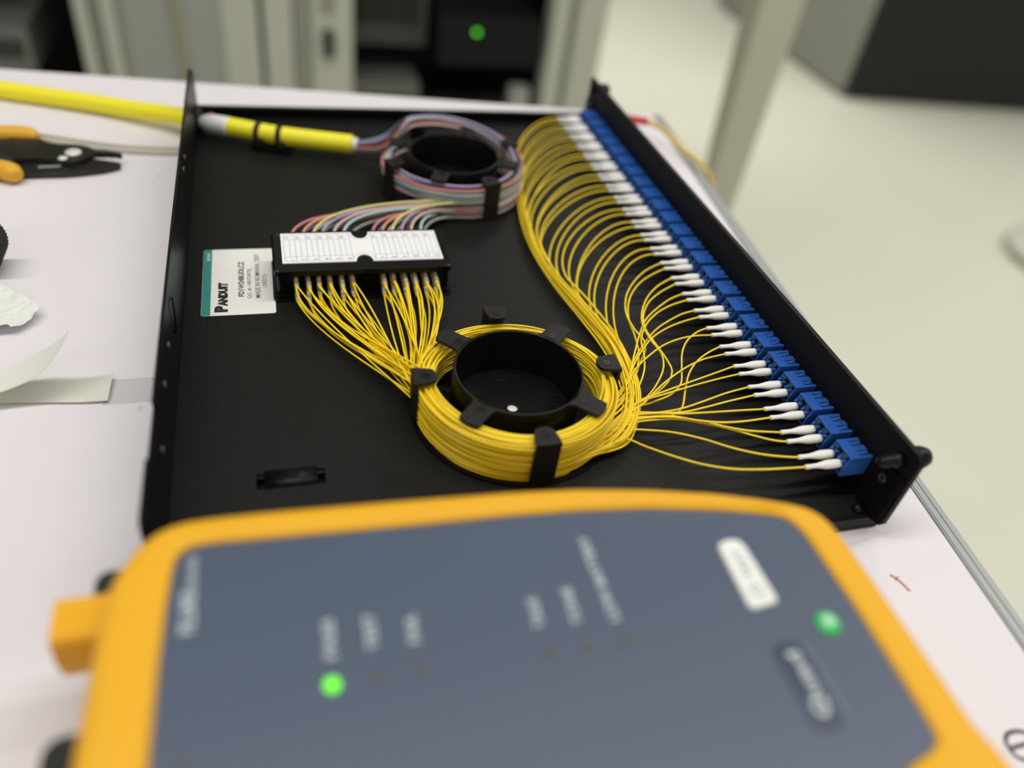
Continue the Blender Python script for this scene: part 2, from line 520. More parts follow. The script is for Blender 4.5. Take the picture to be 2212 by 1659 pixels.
# floor plate with a lance opening (the cut beside the raised bridge) and near lip folded down to the table
LX0, LX1, LY0, LY1 = -273.0, -244.0, 34.8, 43.8
for a in ((XL, 6.2, YN, LY0), (XL, 6.2, LY1, YF), (XL, LX0, LY0, LY1), (LX1, 6.2, LY0, LY1)):
    mb.box(a[0], a[1], a[2], a[3], -1.2, 0)
mb.box(XL, 6.2, YN, YN + 1.2, -8, -1.2)
mb.box(LX0 - 3, LX1 + 3, LY0 - 3, LY1 + 3, -7.6, -6.8)  # black pan added under the lance opening to make it look dark
build('base_plate', mb, M_tray, tr)
mb = MB().box(XL, 6.2, YF, YF + 1.4, -8, 8).box(XL, 6.2, YF - 3.2, YF, 6.8, 8)
build('far_lip', mb, M_trayg, tr)
mb = MB().box(-1.5, -0.1, -0.8, 380, 0, 7.5)
mb.prism([(-27, 3), (-24, 0), (-10.9, 0), (-10.9, 28), (-25.8, 30), (-27, 28.5)], 'x', -1.6, -0.1)
mb.prism([(390, 0), (402, 0), (404, 3), (404, 28), (390, 29)], 'x', -1.6, -0.1)
build('front_flange', mb, M_trayg, tr)
# bridge pressed up out of the floor
bo = [(LY1 + 1.6, 0.03), (LY1 - 0.4, 0.9), (LY1 - 2.4, 1.5), (LY1 - 4.6, 1.8), (LY0 + 2.2, 1.5), (LY0 + 0.7, 0.6), (LY0 - 0.1, -0.6)]
bi = [(y * 0.84 + 39.3 * 0.16, z - 1.0) for y, z in bo]
build('tie_bridge', MB().prism(bo + bi[::-1], 'x', LX0 + 3.4, LX1 - 3.4, smooth=True), M_trayg, tr)
# rear wall with a stepped top edge and the cable entry opening
mb = MB()
CY0, CY1, CZ0, CZ1 = 385.5, 403.5, -0.2, 15.5
tw = 1.4
mb.prism([(-11, 43), (-13, 41), (-13, 4), (-9, -7), (-9, -8), (17, -8), (17, 43)], 'x', XL - tw, XL)
mb.box(XL - tw, XL, 17, 48, -8, 39.4)
mb.box(XL - tw, XL, 48, CY0, -8, 43)
mb.box(XL - tw, XL, CY0, CY1, -8, CZ0)
mb.prism([(CY0, CZ1), (CY1, CZ1), (CY1, 40.6), (397, 43), (CY0, 43)], 'x', XL - tw, XL)
mb.prism([(CY1, -8), (420.4, -8), (420.4, 34), (CY1, 40.6)], 'x', XL - tw, XL)
rw = build('rear_wall', mb, M_trayg, tr)
for (y, z) in ((277.6, 34), (261.6, 34), (99.3, 30), (72.5, 30), (40.7, 23)):
    build('rivet', MB().lathe([(XL, 1.9), (XL + 0.5, 1.7), (XL + 0.8, 0.9)], (0, y, z), 'x', 12), M_rivet, rw)
build('pressed_hook', MB().tube(catmull([(XL + 0.6, 131.5, 33.5), (XL + 1.2, 127, 33.8), (XL + 1.4, 124, 29), (XL + 0.8, 121, 20)], 1.0), 0.55, 6), M_trayg, rw)
gr = MB().lathe([(XL - 2.2, 8.8), (XL - 1.4, 9.6), (XL - 1.4, 7.4), (XL + 0.1, 7.4), (XL + 0.1, 9.8), (XL + 2.0, 9.4), (XL + 4.6, 7.6), (XL + 4.8, 6.3)], (0, 393.5, 7.6), 'x', 24, cap=False)
build('cable_grommet', gr, M_rubber, rw)
# front panel and its fasteners
PN, PF = -28.4, 405.5
mb = MB().prism([(PN + 1.5, -0.5), (PF, -0.5), (PF, 44), (PN + 3, 44), (PN, 40.5), (PN, 2)], 'x', 0, 2.6)
fp = build('front_panel', mb, M_panel, tr)
build('panel_hem', MB().box(2.6, 4.2, PN + 2, PF - 2, -0.5, 1.1), M_trayg, fp)


def plunger(y, z, inner=True):
    mb = MB().lathe([(-12.2, 1.2), (-12, 2.1), (-9.6, 2.3), (-9.4, 2.8), (-4.6, 2.8), (-4.4, 3.5), (-0.1, 3.5)] if inner else [(-2.4, 2.0), (-2.0, 3.0), (-0.1, 3.2)], (0, y, z), 'x', 18)
    mb.lathe([(2.7, 3.6), (4, 5.0), (10, 5.2), (13.2, 4.2), (14.2, 2.0)], (0, y, z), 'x', 18)
    build('panel_fastener', mb, M_abs, fp)


plunger(-19.0, 35.5)
plunger(397.5, 36.5, False)
plunger(397.5, 12.0, False)
for y, z in ((-17.4, 22.2), (396, 22)):
    mb = MB().lathe([(-1.7, 2.4), (-2.3, 2.4), (-2.9, 1.9), (-2.9, 1.2), (-2.0, 1.0)], (0, y, z), 'x', 16)
    build('flange_screw', mb, M_screw, tr)
build('floor_stud', MB().lathe([(0, 2.6), (1.2, 2.6), (2.6, 2.2), (3.2, 1.2)], (-4.9, -17.2, 0), 'z', 14), M_abs, tr)
# sticker on the tray floor
st = build('product_label', MB().prism(rrect(-298.6, -260.1, 160.9, 226.7, 1.6, 4), 'z', 0, 0.18), M_sticker, tr)
st['label'] = 'white sticker with teal band and black print'
zt = 0.22
tl = [p for p in rrect(-298.5, -260.1, 161.0, 226.6, 1.5, 4) if p[0] < -290]
build('teal_band', MB().prism([(-293.9, 161.0), (-293.9, 226.6)] + tl, 'z', 0.18, 0.2), M_teal, st)
DY, UX = (0, 1, 0), (-1, 0, 0)
mb = MB()
text(mb, 'P', (-285.0, 163.8, zt), DY, UX, 6.0, 6.9, 0.075)
text(mb, 'ANDUIT', (-285.0, 169.2, zt), DY, UX, 22.8, 5.2, 0.085)
text(mb, 'FD1W24BUDLCZ', (-276.4, 177.6, zt), DY, UX, 35.4, 3.2, 0.03)
text(mb, 'QC #: 18072875J', (-272.1, 175.6, zt), DY, UX, 29.2, 2.7, 0.006)
text(mb, 'MADE IN ROMANIA  2507', (-267.9, 175.8, zt), DY, UX, 44.5, 2.7, 0.006)
text(mb, '(30231)', (-263.7, 186.2, zt), DY, UX, 12.8, 3.0, 0.006)
build('label_print', mb, M_inkk, st)
build('band_print', text(MB(), '247N49', (-294.8, 214.5, zt), DY, UX, 8.6, 1.9, 0.01), M_inkw, st)

# ------------------------------------------------------------------ splice holder
sh = thing('splice_holder', 'black splice holder with a numbered white card, between sticker and reels', 'splice holder', (-211, 192, 0))
mb = MB().prism(rrect(-261.0, -160.4, 170.6, 213.4, 3.4, 4), 'z', 0, 1.1)
mb.prism(rrect(-259.5, -161.5, 172.5, 212.0, 3, 4), 'z', 1.1, 2.4)
mb.prism(rrect(-258.6, -252.2, 175.6, 211, 1.5, 3), 'z', 2.4, 16.2)
mb.prism(rrect(-168.0, -162.6, 175.6, 211, 1.5, 3), 'z', 2.4, 16.2)
mb.box(-215.0, -203.4, 179, 208, 2.4, 16.2)
for k in range(5):
    for x0 in (-245.4, -197.6):
        mb.box(x0 + 6.08 * k - 0.4, x0 + 6.08 * k + 0.4, 184, 206, 2.4, 16.2)
build('holder_body', mb, M_abs, sh)
mb = MB()
L0 = rrect(-260.0, -161.6, 171.4, 212.6, 3.2, 5)
inset = lambda p, d: [(-210.8 + (x + 210.8) * (1 - d / 49.2), 192 + (y - 192) * (1 - d / 20.6)) for x, y in p]
mb.loft([[(x, y, 16.2) for x, y in L0], [(x, y, 19.2) for x, y in L0], [(x, y, 20.0) for x, y in inset(L0, 0.9)], [(x, y, 20.0) for x, y in inset(L0, 2.4)],
         [(x, y, 19.6) for x, y in inset(L0, 2.8)]], smooth=False)
lid = build('holder_lid', mb, M_abs, sh)
# card with a half-round bite at each long side
cx, ya, yb = -210.3, 178.4, 209.6


def bite(yc, s, r, w, n=9):
    o = []
    for k in range(n + 1):
        a = math.pi * k / n
        o.append((cx - s * w * math.cos(a), yc + s * r * math.sin(a)))
    return o


cardp = [(-254.9, ya)] + bite(ya, 1, 6.9, 4.7) + [(-165.8, ya), (-165.8, yb)] + bite(yb, -1, 7.2, 4.9) + [(-254.9, yb)]
card = build('number_card', MB().prism(cardp, 'z', 19.6, 20.25), M_card, lid)
card['label'] = 'white number card'
mb = MB()
zc = 20.3
ln = lambda a, b, w=0.16: mb.ribbon([a, b], w, zc)
for xa, xb in ((-253.4, -216.6), (-203.9, -167.1)):
    for y in (180.0, 184.7, 202.6, 207.9):
        ln((xa, y), (xb, y))
    for k in range(13):
        x = xa + (xb - xa) * k / 12
        if k % 2 == 0:
            ln((x, 180.0), (x, 207.9))
        else:
            ln((x, 184.7), (x, 202.6))
for s, yc in ((1, ya), (-1, yb)):
    pts = [(cx - s * 6.2 * math.cos(math.pi * k / 16), yc + s * (1.0 + 7.6 * math.sin(math.pi * k / 16))) for k in range(17)]
    mb.ribbon(pts, 0.14, zc)
for k in range(6):
    for base, xa in ((1, -253.4), (7, -203.9)):
        x = xa + 6.13 * k
        n = str(base + k)
        text(mb, n, (x + 5.4, 180.9, zc), DY, UX, None, 2.4)
        n = str(base + 12 + k)
        text(mb, n, (x + 2.8, 203.5, zc), DY, UX, None, 2.3)
build('card_print', mb, M_ink, card)

# ------------------------------------------------------------------ reels
RC = np.array((-150.6, 70.0))
RC2 = np.array((-134.7, 303.0))
RH = 26.1


def arc_band(r0, r1, a0, a1, z0, z1, n=8):
    p = [(r1 * math.cos(a0 + (a1 - a0) * k / n), r1 * math.sin(a0 + (a1 - a0) * k / n)) for k in range(n + 1)]
    p += [(r0 * math.cos(a1 - (a1 - a0) * k / n), r0 * math.sin(a1 - (a1 - a0) * k / n)) for k in range(n + 1)]
    return p, z0, z1


def radial(poly, ang, c):
    """poly given as (radial, tangential) pairs"""
    ca, sa = math.cos(ang), math.sin(ang)
    return [(c[0] + p * ca - q * sa, c[1] + p * sa + q * ca) for p, q in poly]


def reel(c, rot, label, dust):
    t = thing('fibre_reel', label, 'reel', (*c, 0), None)
    N = 72
    ring = lambda r, z: [(c[0] + r * math.cos(2 * math.pi * k / N), c[1] + r * math.sin(2 * math.pi * k / N), z) for k in range(N)]
    # base: four petals with cut-outs are seen only as a dark disc; hole in the middle
    mb = MB()
    mb.loft([ring(2.9, 1.6), ring(2.9, 0.2), ring(50.8, 0.2), ring(51.2, 0.8), ring(50.8, 1.6), ring(2.9, 1.6)], False, False, smooth=False)
    build('reel_base', mb, M_abs, t)
    o = build('centre_rivet', MB().lathe([(0.2, 2.85), (0.5, 2.8), (0.6, 0.5)], (c[0], c[1], 0), 'z', 18), M_card, t)
    o['label'] = 'white rivet showing in the hole'
    mb = MB()
    mb.loft([ring(30.3, 1.6), ring(30.1, RH - 0.4), ring(30.3, RH), ring(31.3, RH), ring(31.5, RH - 0.4), ring(31.5, 1.6), ring(30.3, 1.6)], False, False)
    build('drum_wall', mb, M_abs, t)
    mb = MB()
    for rr, aa in ((25, 92), (24, 8), (12, -15), (24, 200)):
        a = math.radians(aa) + rot
        mb.lathe([(1.6, 4.2), (1.75, 4.2), (1.75, 3.9), (1.62, 3.9)], (c[0] + rr * math.cos(a), c[1] + rr * math.sin(a), 0), 'z', 20, cap=False)
    build('ejector_ring', mb, M_absm, t)
    for k in range(4):
        a = rot + math.radians(45 + 90 * k)
        # tab reaching outward from the drum rim
        tip = [(44.2 + 1.6 * math.cos(b), 4.0 * math.sin(b)) for b in np.linspace(-1.57, 1.57, 7)]
        poly = [(30.7, -6.6), (33, -5.4)] + [(p if abs(q) < 9 else p, q * 1.3) for p, q in tip] + [(33, 5.4), (30.7, 6.6)]
        mb = MB().prism(radial(poly, a, c), 'z', RH - 1.7, RH)
        mb.lathe([(RH, 2.75), (RH + 0.14, 2.65), (RH + 0.14, 2.3), (RH + 0.02, 2.2)], (c[0] + 34.6 * math.cos(a), c[1] + 34.6 * math.sin(a), 0), 'z', 20)
        tb_ = build('inner_tab', mb, M_absm, t)
        build('tab_dimple', MB().lathe([(RH + 0.02, 2.3), (RH + 0.05, 2.3)], (c[0] + 34.6 * math.cos(a), c[1] + 34.6 * math.sin(a), 0), 'z', 20), M_abs, tb_)
        a = rot + math.radians(90 * k)
        hw = math.radians(6.6)
        poly, z0, z1 = arc_band(49.6, 51.2, a - hw, a + hw, 1.6, RH + 0.6)
        mb = MB().prism([(c[0] + x, c[1] + y) for x, y in poly], 'z', z0, z1)
        tip = [(42.6 + 2.6 * -math.cos(b), 4.6 * math.sin(b)) for b in np.linspace(-1.57, 1.57, 9)]
        poly = [(51.2, 5.9), (47, 5.6)] + [(p, q) for p, q in tip[::-1]] + [(47, -5.6), (51.2, -5.9)]
        mb.prism(radial(poly, a, c), 'z', RH - 1.0, RH + 0.8)
        mb.lathe([(RH + 0.8, 2.7), (RH + 0.95, 2.6), (RH + 0.95, 2.2), (RH + 0.82, 2.1)], (c[0] + 44.9 * math.cos(a), c[1] + 44.9 * math.sin(a), 0), 'z', 20)
        op_ = build('outer_post', mb, M_absm, t)
        build('post_dimple', MB().lathe([(RH + 0.82, 2.2), (RH + 0.85, 2.2)], (c[0] + 44.9 * math.cos(a), c[1] + 44.9 * math.sin(a), 0), 'z', 20), M_abs, op_)
    # moulded ribs on the base between drum and posts
    mb = MB()
    for aa in (20, -38, 150):
        a = rot + math.radians(aa)
        mb.prism(radial([(32, -1.2), (47, -2.2), (48, 1.5), (33, 2.4)], a, c), 'z', 1.6, 2.0)
    build('base_rib', mb, M_absm, t)
    return t


reel(RC, 0.0, 'black reel in the foreground wound with yellow fibres', 0)
reel(RC2, math.radians(20), 'black reel at the back wound with multicoloured fibres', 1)

# ------------------------------------------------------------------ blue duplex adapters on the front panel
PITCH = 16.5
AZ0, AZ1 = 12.7, 24.1
ad = thing('duplex_adapter', 'blue duplex adapter nearest the camera, first of the row on the front panel', 'adapter', (0, 0, 18.4), 'blue adapters along the front panel')
HW = 6.4
mb = MB()
XF, XB = -12.3, -0.15
side = [(XB, AZ0), (XB, AZ1 - 0.8), (XF + 0.6, AZ1 - 0.8), (XF + 0.1, 22.2), (XF - 0.4, 20.4), (XF - 1.0, 19.3), (XF - 1.4, 17.6), (XF - 1.4, AZ0)]
for y0, y1 in ((-HW, -HW + 1.1), (HW - 1.1, HW)):
    mb.prism(side, 'y', y0, y1)
mid = [(XB, AZ0), (XB, AZ1 - 0.8), (XF + 0.5, AZ1 - 0.8), (XF + 1.2, 21.0), (XF - 0.4, 19.2), (XF - 0.4, AZ0)]
mb.prism(mid, 'y', -0.75, 0.75)
mb.box(XF - 1.2, XB, -HW + 1.1, HW - 1.1, AZ0, AZ0 + 1.4)
mb.box(-6.5, XB, -HW + 1.1, HW - 1.1, AZ0 + 1.4, AZ1 - 4.5)
# top plate: solid strip, then tongues between slits, with a raised barb
mb.box(XF + 0.1, -6.6, -HW, HW, AZ1 - 0.8, AZ1)
ys = [-HW, -4.75, -4.15, -2.3, -1.7, 1.5, 2.1, 4.0, 4.6, HW]
for i in range(0, len(ys) - 1, 2):
    mb.box(-6.6, XB - (0.9 if i in (2, 6) else 0), ys[i], ys[i + 1], AZ1 - 0.8, AZ1)
for yc in (-3.2, 3.05):
    mb.prism([(-4.4, AZ1), (-1.8, AZ1 + 0.7), (-1.2, AZ1)], 'y', yc - 0.55, yc + 0.55)
build('adapter_housing', mb, M_blue, ad)
mb = MB()
for s in (-1, 1):
    mb.prism([(XF - 1.5, 21.5), (XF - 1.5, 22.9), (XF - 0.4, 23.7), (XF + 0.5, 23.25), (XF + 0.5, 21.5)], 'y', s * 3.2 - 1.15, s * 3.2 + 1.15)
build('latch_window', mb, M_petrol, ad)
for i in range(1, 24):
    lab = 'blue duplex adapter, %s from the camera in the row on the front panel' % ORD[i] if i < 23 else 'blue duplex adapter at the far end of the front panel row'
    copy_tree(ad, (0, PITCH * i, 18.4), lab)

# ------------------------------------------------------------------ pigtails: connector, white boot and yellow fibre
FR = 0.53
slots = []
for iz in range(19):
    for ir in range(8):
        slots.append((40.8 + 1.12 * ir + (0.5 if iz % 2 else 0), 2.5 + 1.12 * iz))
slots.sort(key=lambda s: (s[1] - (s[0] - 45) * 0.9))
SC = slots[:48]
slots = slots[48:]
RND.shuffle(slots)
SA = slots[:48]
SB = slots[48:96]
RND.shuffle(SA); RND.shuffle(SB); RND.shuffle(SC)
NEAR = {'0b':[(-104.9, 37.0, 6.5), (-97.8, 27.6, 9.8), (-88.3, 16.9, 12.7), (-78.1, 8.2, 15.0), (-66.8, 2.2, 16.8), (-54.0, -1.0, 17.9), (-32.4, -3.1, 18.4)],'0a':[(-101.0, 42.1, 6.5), (-89.7, 37.7, 9.4), (-81.1, 32.5, 11.9), (-70.1, 24.5, 14.1), (-59.7, 15.5, 15.8), (-48.5, 8.5, 17.2), (-39.3, 4.9, 18.0), (-32.4, 3.1, 18.4)],'1b':[(-99.1, 46.0, 6.5), (-83.0, 44.5, 9.4), (-73.6, 40.7, 11.9), (-63.9, 34.1, 14.1), (-53.8, 27.0, 15.8), (-44.1, 19.4, 17.2), (-37.4, 15.1, 18.0), (-32.4, 13.4, 18.4)],'1a':[(-98.0, 47.9, 6.5), (-86.4, 46.0, 9.8), (-77.2, 41.9, 12.7), (-65.4, 34.9, 15.0), (-57.3, 28.5, 16.8), (-48.5, 23.6, 17.9), (-32.4, 19.6, 18.4)],'2b':[(-97.4, 49.4, 6.5), (-86.2, 46.5, 9.8), (-77.0, 42.4, 12.7), (-68.7, 36.3, 15.0), (-59.6, 31.8, 16.8), (-49.2, 29.7, 17.9), (-32.4, 29.9, 18.4)],'2a':[(-96.1, 50.8, 6.5), (-83.5, 47.6, 10.4), (-73.1, 42.9, 13.7), (-63.4, 39.8, 16.1), (-49.1, 37.6, 17.7), (-32.4, 36.1, 18.4)],'3b':[(-96.7, 51.4, 6.5), (-85.6, 48.2, 10.4), (-71.9, 43.8, 13.7), (-61.9, 43.1, 16.1), (-49.8, 44.1, 17.7), (-32.4, 46.4, 18.4)],'3a':[(-95.3, 52.8, 6.5), (-81.6, 48.4, 10.4), (-71.5, 46.4, 13.7), (-59.7, 47.6, 16.1), (-46.7, 50.2, 17.7), (-32.4, 52.6, 18.4)],'4b':[(-94.9, 55.9, 6.5), (-87.2, 57.7, 10.4), (-77.1, 57.3, 13.7), (-62.5, 58.9, 16.1), (-45.4, 61.2, 17.7), (-32.4, 62.9, 18.4)],'4a':[(-94.5, 56.9, 6.5), (-86.8, 58.7, 10.4), (-76.2, 59.3, 13.7), (-61.1, 62.1, 16.1), (-44.8, 65.8, 17.7), (-32.4, 69.1, 18.4)],'5b':[(-94.9, 53.8, 6.5), (-87.9, 55.7, 9.8), (-75.4, 64.3, 12.7), (-65.6, 69.6, 15.0), (-55.7, 74.0, 16.8), (-46.2, 77.0, 17.9), (-32.4, 79.4, 18.4)],'5a':[(-95.8, 49.7, 6.5), (-75.9, 46.2, 9.4), (-70.8, 47.6, 11.9), (-63.8, 59.1, 14.1), (-57.8, 68.9, 15.8), (-49.4, 77.0, 17.2), (-40.3, 82.3, 18.0), (-32.4, 85.6, 18.4)],'6a':[(-95.1, 55.4, 6.5), (-81.4, 57.4, 9.0), (-70.5, 59.7, 11.3), (-63.7, 64.5, 13.3), (-59.6, 73.6, 15.0), (-54.1, 85.8, 16.4), (-47.7, 93.9, 17.4), (-38.9, 99.9, 18.1), (-32.4, 102.1, 18.4)],'6b':[(-91.5, 70.9, 6.5), (-81.3, 82.1, 9.8), (-71.9, 88.5, 12.7), (-60.6, 94.4, 15.0), (-49.6, 96.8, 16.8), (-41.2, 96.8, 17.9), (-32.4, 95.9, 18.4)],'7a':[(-90.2, 74.1, 6.5), (-79.4, 89.1, 9.8), (-68.6, 100.7, 12.7), (-59.0, 108.5, 15.0), (-49.4, 113.3, 16.8), (-39.9, 117.1, 17.9), (-32.4, 118.6, 18.4)],'7b':[(-90.7, 71.9, 6.5), (-81.6, 84.5, 9.8), (-74.5, 92.5, 12.7), (-64.7, 101.2, 15.0), (-54.2, 106.4, 16.8), (-43.2, 109.9, 17.9), (-32.4, 112.4, 18.4)],'8a':[(-90.8, 68.5, 6.5), (-83.4, 82.9, 9.4), (-78.1, 92.6, 11.9), (-70.5, 105.5, 14.1), (-63.2, 115.8, 15.8), (-53.0, 124.1, 17.2), (-40.7, 131.9, 18.0), (-32.4, 135.1, 18.4)],'8b':[(-90.1, 64.0, 6.5), (-77.2, 79.8, 9.4), (-72.8, 92.0, 11.9), (-71.6, 100.5, 14.1), (-65.3, 110.7, 15.8), (-56.1, 118.8, 17.2), (-44.6, 125.0, 18.0), (-32.4, 128.9, 18.4)],'9a':[(-93.0, 56.7, 6.5), (-81.4, 62.9, 8.6), (-71.0, 73.2, 10.4), (-66.4, 80.1, 12.1), (-64.3, 89.0, 13.7), (-66.5, 98.8, 15.0), (-66.7, 111.7, 16.1), (-63.6, 121.0, 17.0), (-55.6, 133.5, 17.7), (-45.0, 143.8, 18.2), (-32.4, 151.6, 18.4)],'9b':[(-93.8, 54.7, 6.5), (-81.5, 60.7, 8.6), (-67.2, 70.4, 10.4), (-63.1, 76.2, 12.1), (-63.4, 85.2, 13.7), (-65.4, 97.4, 15.0), (-66.6, 107.7, 16.1), (-64.4, 117.0, 17.0), (-56.4, 129.2, 17.7), (-45.6, 137.9, 18.2), (-32.4, 145.4, 18.4)],'10a':[(-89.2, 70.6, 6.5), (-74.6, 89.9, 8.8), (-69.7, 96.8, 10.8), (-68.9, 102.0, 12.7), (-71.6, 109.3, 14.3), (-72.1, 122.3, 15.6), (-67.6, 135.8, 16.8), (-58.6, 148.7, 17.6), (-45.4, 160.8, 18.2), (-32.4, 168.1, 18.4)],'10b':[(-90.4, 67.4, 6.5), (-79.8, 83.2, 8.8), (-74.9, 93.6, 10.8), (-72.4, 107.5, 12.7), (-72.0, 117.3, 14.3), (-68.6, 128.9, 15.6), (-63.4, 138.4, 16.8), (-53.8, 149.1, 17.6), (-43.6, 156.0, 18.2), (-32.4, 161.9, 18.4)]}
BUN = [(-103, 41), (-89.5, 62), (-83.5, 88), (-83.5, 112), (-88, 140), (-94, 170), (-96.5, 203), (-94, 236), (-87.5, 275), (-82, 308), (-78, 340)]
BUNC = catmull([(-126, 26.5, 0)] + [(x, y, 0) for x, y in BUN], 2.0)
TX, TZ = -32.4, 18.4
SLX = [-248.5, -242.0, -236.1, -230.4, -223.8, -218.0, -200.4, -194.9, -188.6, -182.7, -176.4, -170.8]
SL_UP = [170.0, 167, 169.6, 170.7, 167.1, 171.8, 167.5, 172.4, 166, 167.3, 166.8, 167]
SL_LO = [165, 164.4, 169.5, 168.5, 165, 168.4, 167.3, 167.8, 164.4, 165.4, 165.5, 168.6]
sleeve_end = {}
for k in range(12):
    for tier in (0, 1):
        dx = RND.uniform(-0.3, 0.5)
        sleeve_end[(k, tier)] = (SLX[k] + dx, (SL_UP if tier == 0 else SL_LO)[k], 10.4 if tier == 0 else 4.4)


def coil(slot_a, slot_b, slot_c, a0, a1, ph):
    """strand on the near reel from angle a0 to a1 (radians, anticlockwise)"""
    n = int((a1 - a0) / math.radians(4.5))
    out = []
    for a in np.linspace(a0, a1, n):
        s = (a - math.radians(235)) / (2 * math.pi)          # a at the front on the first pass, then b, then c
        fr, to = (slot_a, slot_b) if s < 1 else (slot_b, slot_c)
        s = s if s < 1 else s - 1
        w = min(1, max(0, (s - 0.16) / 0.7)); w = w * w * (3 - 2 * w)
        r = fr[0] * (1 - w) + to[0] * w
        z = fr[1] * (1 - w) + to[1] * w
        back = max(0.0, math.sin(a)) ** 1.5
        r -= back * (2.4 + 2.4 * math.sin(ph * 3.1))
        r += 0.45 * math.sin(1.7 * a + ph) + 0.3 * math.sin(3.3 * a + 2.1 * ph)
        z = z + back * (-2.6 + 1.6 * math.sin(ph * 5.3)) + 0.5 * math.sin(1.3 * a + 1.7 * ph)
        r = min(max(r, 33.0), 49.0); z = min(max(z, 2.4), 23.4)
        out.append((RC[0] + r * math.cos(a), RC[1] + r * math.sin(a), z))
    return out


def fibre_path(i, ab, q):
    ph = RND.uniform(0, 6.28)
    y = PITCH * i + (3.125 if ab == 'a' else -3.125)
    key = '%d%s' % (i, ab)
    # side of the splice holder
    k, tier = q // 4 % 12, (q // 2) % 2
    sx, sy, sz = sleeve_end[(k, tier)]
    sx += 0.42 if q % 2 else -0.42
    a0 = math.radians(176 + RND.uniform(-3, 14))
    end = math.radians(1020 - (18 if key in NEAR else 8) + RND.uniform(-10, 6))
    c = coil(SA[q], SB[q], SC[q], a0, end, ph)
    e = np.array(c[0])
    d = np.linalg.norm(e[:2] - np.array((sx, sy)))
    tang = np.array((-math.sin(a0), math.cos(a0), 0))
    h = hermite((sx, sy, sz), (RND.uniform(-0.04, 0.36) * d, -0.8 * d, -0.1 * d + RND.uniform(-4, 3)), e, tang * d * 0.38 + np.array((d * 0.12, 0, 0)), 34)
    h[:, 2] = np.maximum(h[:, 2], 1.0)
    pts = [(sx * 0.9 + SLX[k] * 0.1, sy + 3, sz + 0.45)] + [tuple(p) for p in h[:-1]] + c
    if key in NEAR:
        N = NEAR[key]
        j = [(N[0][0] - 7, N[0][1] - 7, N[0][2] - 0.6)]
        tail = catmull([c[-2], c[-1]] + [N[0]] + list(N[1:]), 2.5)
        pts = pts[:-2] + [tuple(p) for p in tail]
    else:
        lat = (16.5 - i) / 6.0 * 4.0 + RND.uniform(-1.6, 1.6)
        zz = RND.uniform(2.4, 9.0)
        yj = y - 66 + RND.uniform(-10, 8)
        m = [p for p in BUNC if p[1] < yj and p[1] > 36]
        tt = np.gradient(np.array(m), axis=0); tt /= np.linalg.norm(tt, axis=1)[:, None]
        B = []
        for p, t_ in list(zip(m, tt))[::7]:
            wv = 0.8 * math.sin(p[1] / 23.0 + ph)
            B.append((p[0] + t_[1] * (lat + wv), p[1] - t_[0] * (lat + wv), zz + 0.8 * math.sin(p[1] / 31 + ph)))
        J = np.array((m[-1][0] + tt[-1][1] * lat, m[-1][1] - tt[-1][0] * lat, zz))
        if len(B) and np.linalg.norm(np.array(B[-1]) - J) < 5:
            B.pop()
        T = np.array((TX, y, TZ))
        dd = np.linalg.norm(T - J)
        arc = hermite(J, tt[-1] * dd * 1.05 + np.array((0, 0, 6)), T, np.array((dd * 0.85, 0, RND.uniform(-6, 2))), 26)
        tail = catmull([c[-2], c[-1]] + B + [tuple(J)], 2.5)
        pts = pts[:-2] + [tuple(p) for p in tail[:-1]] + [tuple(p) for p in arc]
    pts.append((TX + 2.0, y, TZ))
    return pts


BOOT = [(0, 0.6), (0, 1.08), (0.6, 1.16), (4.0, 1.08), (6.2, 1.18), (8.4, 1.55), (10.4, 1.98), (12.4, 2.16), (15.0, 2.16), (18.0, 2.02), (18.5, 1.9), (18.6, 1.3)]
boot_me = conn_me = latch_me = None
order = list(range(48))
near_keys = [(i, ab) for i in range(11) for ab in 'ba']
far_keys = [(i, ab) for i in range(11, 24) for ab in 'ba']
perm = list(range(48)); RND.shuffle(perm)
for n, (i, ab) in enumerate(near_keys + far_keys):
    y = PITCH * i + (3.125 if ab == 'a' else -3.125)
    place = 'nearer' if ab == 'b' else 'farther'
    which = ORD[i] + ' blue adapter from the camera' if i < 23 else 'blue adapter farthest from the camera'
    t = thing('fibre_pigtail', 'white-booted yellow fibre pigtail in the %s port of the %s' % (place, which), 'pigtail', (TX, y, TZ),
              'yellow pigtails plugged into the blue adapters')
    if boot_me is None:
        boot = build('boot', MB().lathe(BOOT, (TX, y, TZ), 'x', 18), M_boot, t)
        cm = MB().lathe([(-15.2, 1.75), (-12.2, 1.75)], (0, y, TZ), 'x', 14)
        cm.box(-13.6, -6.7, y - 2.2, y + 2.2, TZ - 2.2, TZ + 2.2)
        conn = build('connector_body', cm, M_petrol, t)
        fk = [(-15.0, TZ + 2.5), (-14.8, TZ + 2.9), (-12.6, TZ + 3.3), (-12.4, TZ + 2.2), (-13.2, TZ + 2.2)]
        lm = MB().prism(fk, 'y', y - 1.9, y - 0.8)
        lm.prism(fk, 'y', y + 0.8, y + 1.9)
        lm.box(-13.4, -12.5, y - 0.8, y + 0.8, TZ + 2.2, TZ + 3.1)
        lat_ = build('latch_clip', lm, M_blue, conn)
        boot_me, conn_me, latch_me = boot.data, conn.data, lat_.data
    else:
        for nm, me in (('boot', boot_me), ('connector_body', conn_me)):
            o = bpy.data.objects.new(nm, me); COL.objects.link(o); o.parent = t
        o2 = bpy.data.objects.new('latch_clip', latch_me); COL.objects.link(o2); o2.parent = o
    build('fibre', MB().tube(fibre_path(i, ab, perm[n]), FR, 6), M_fib, t)

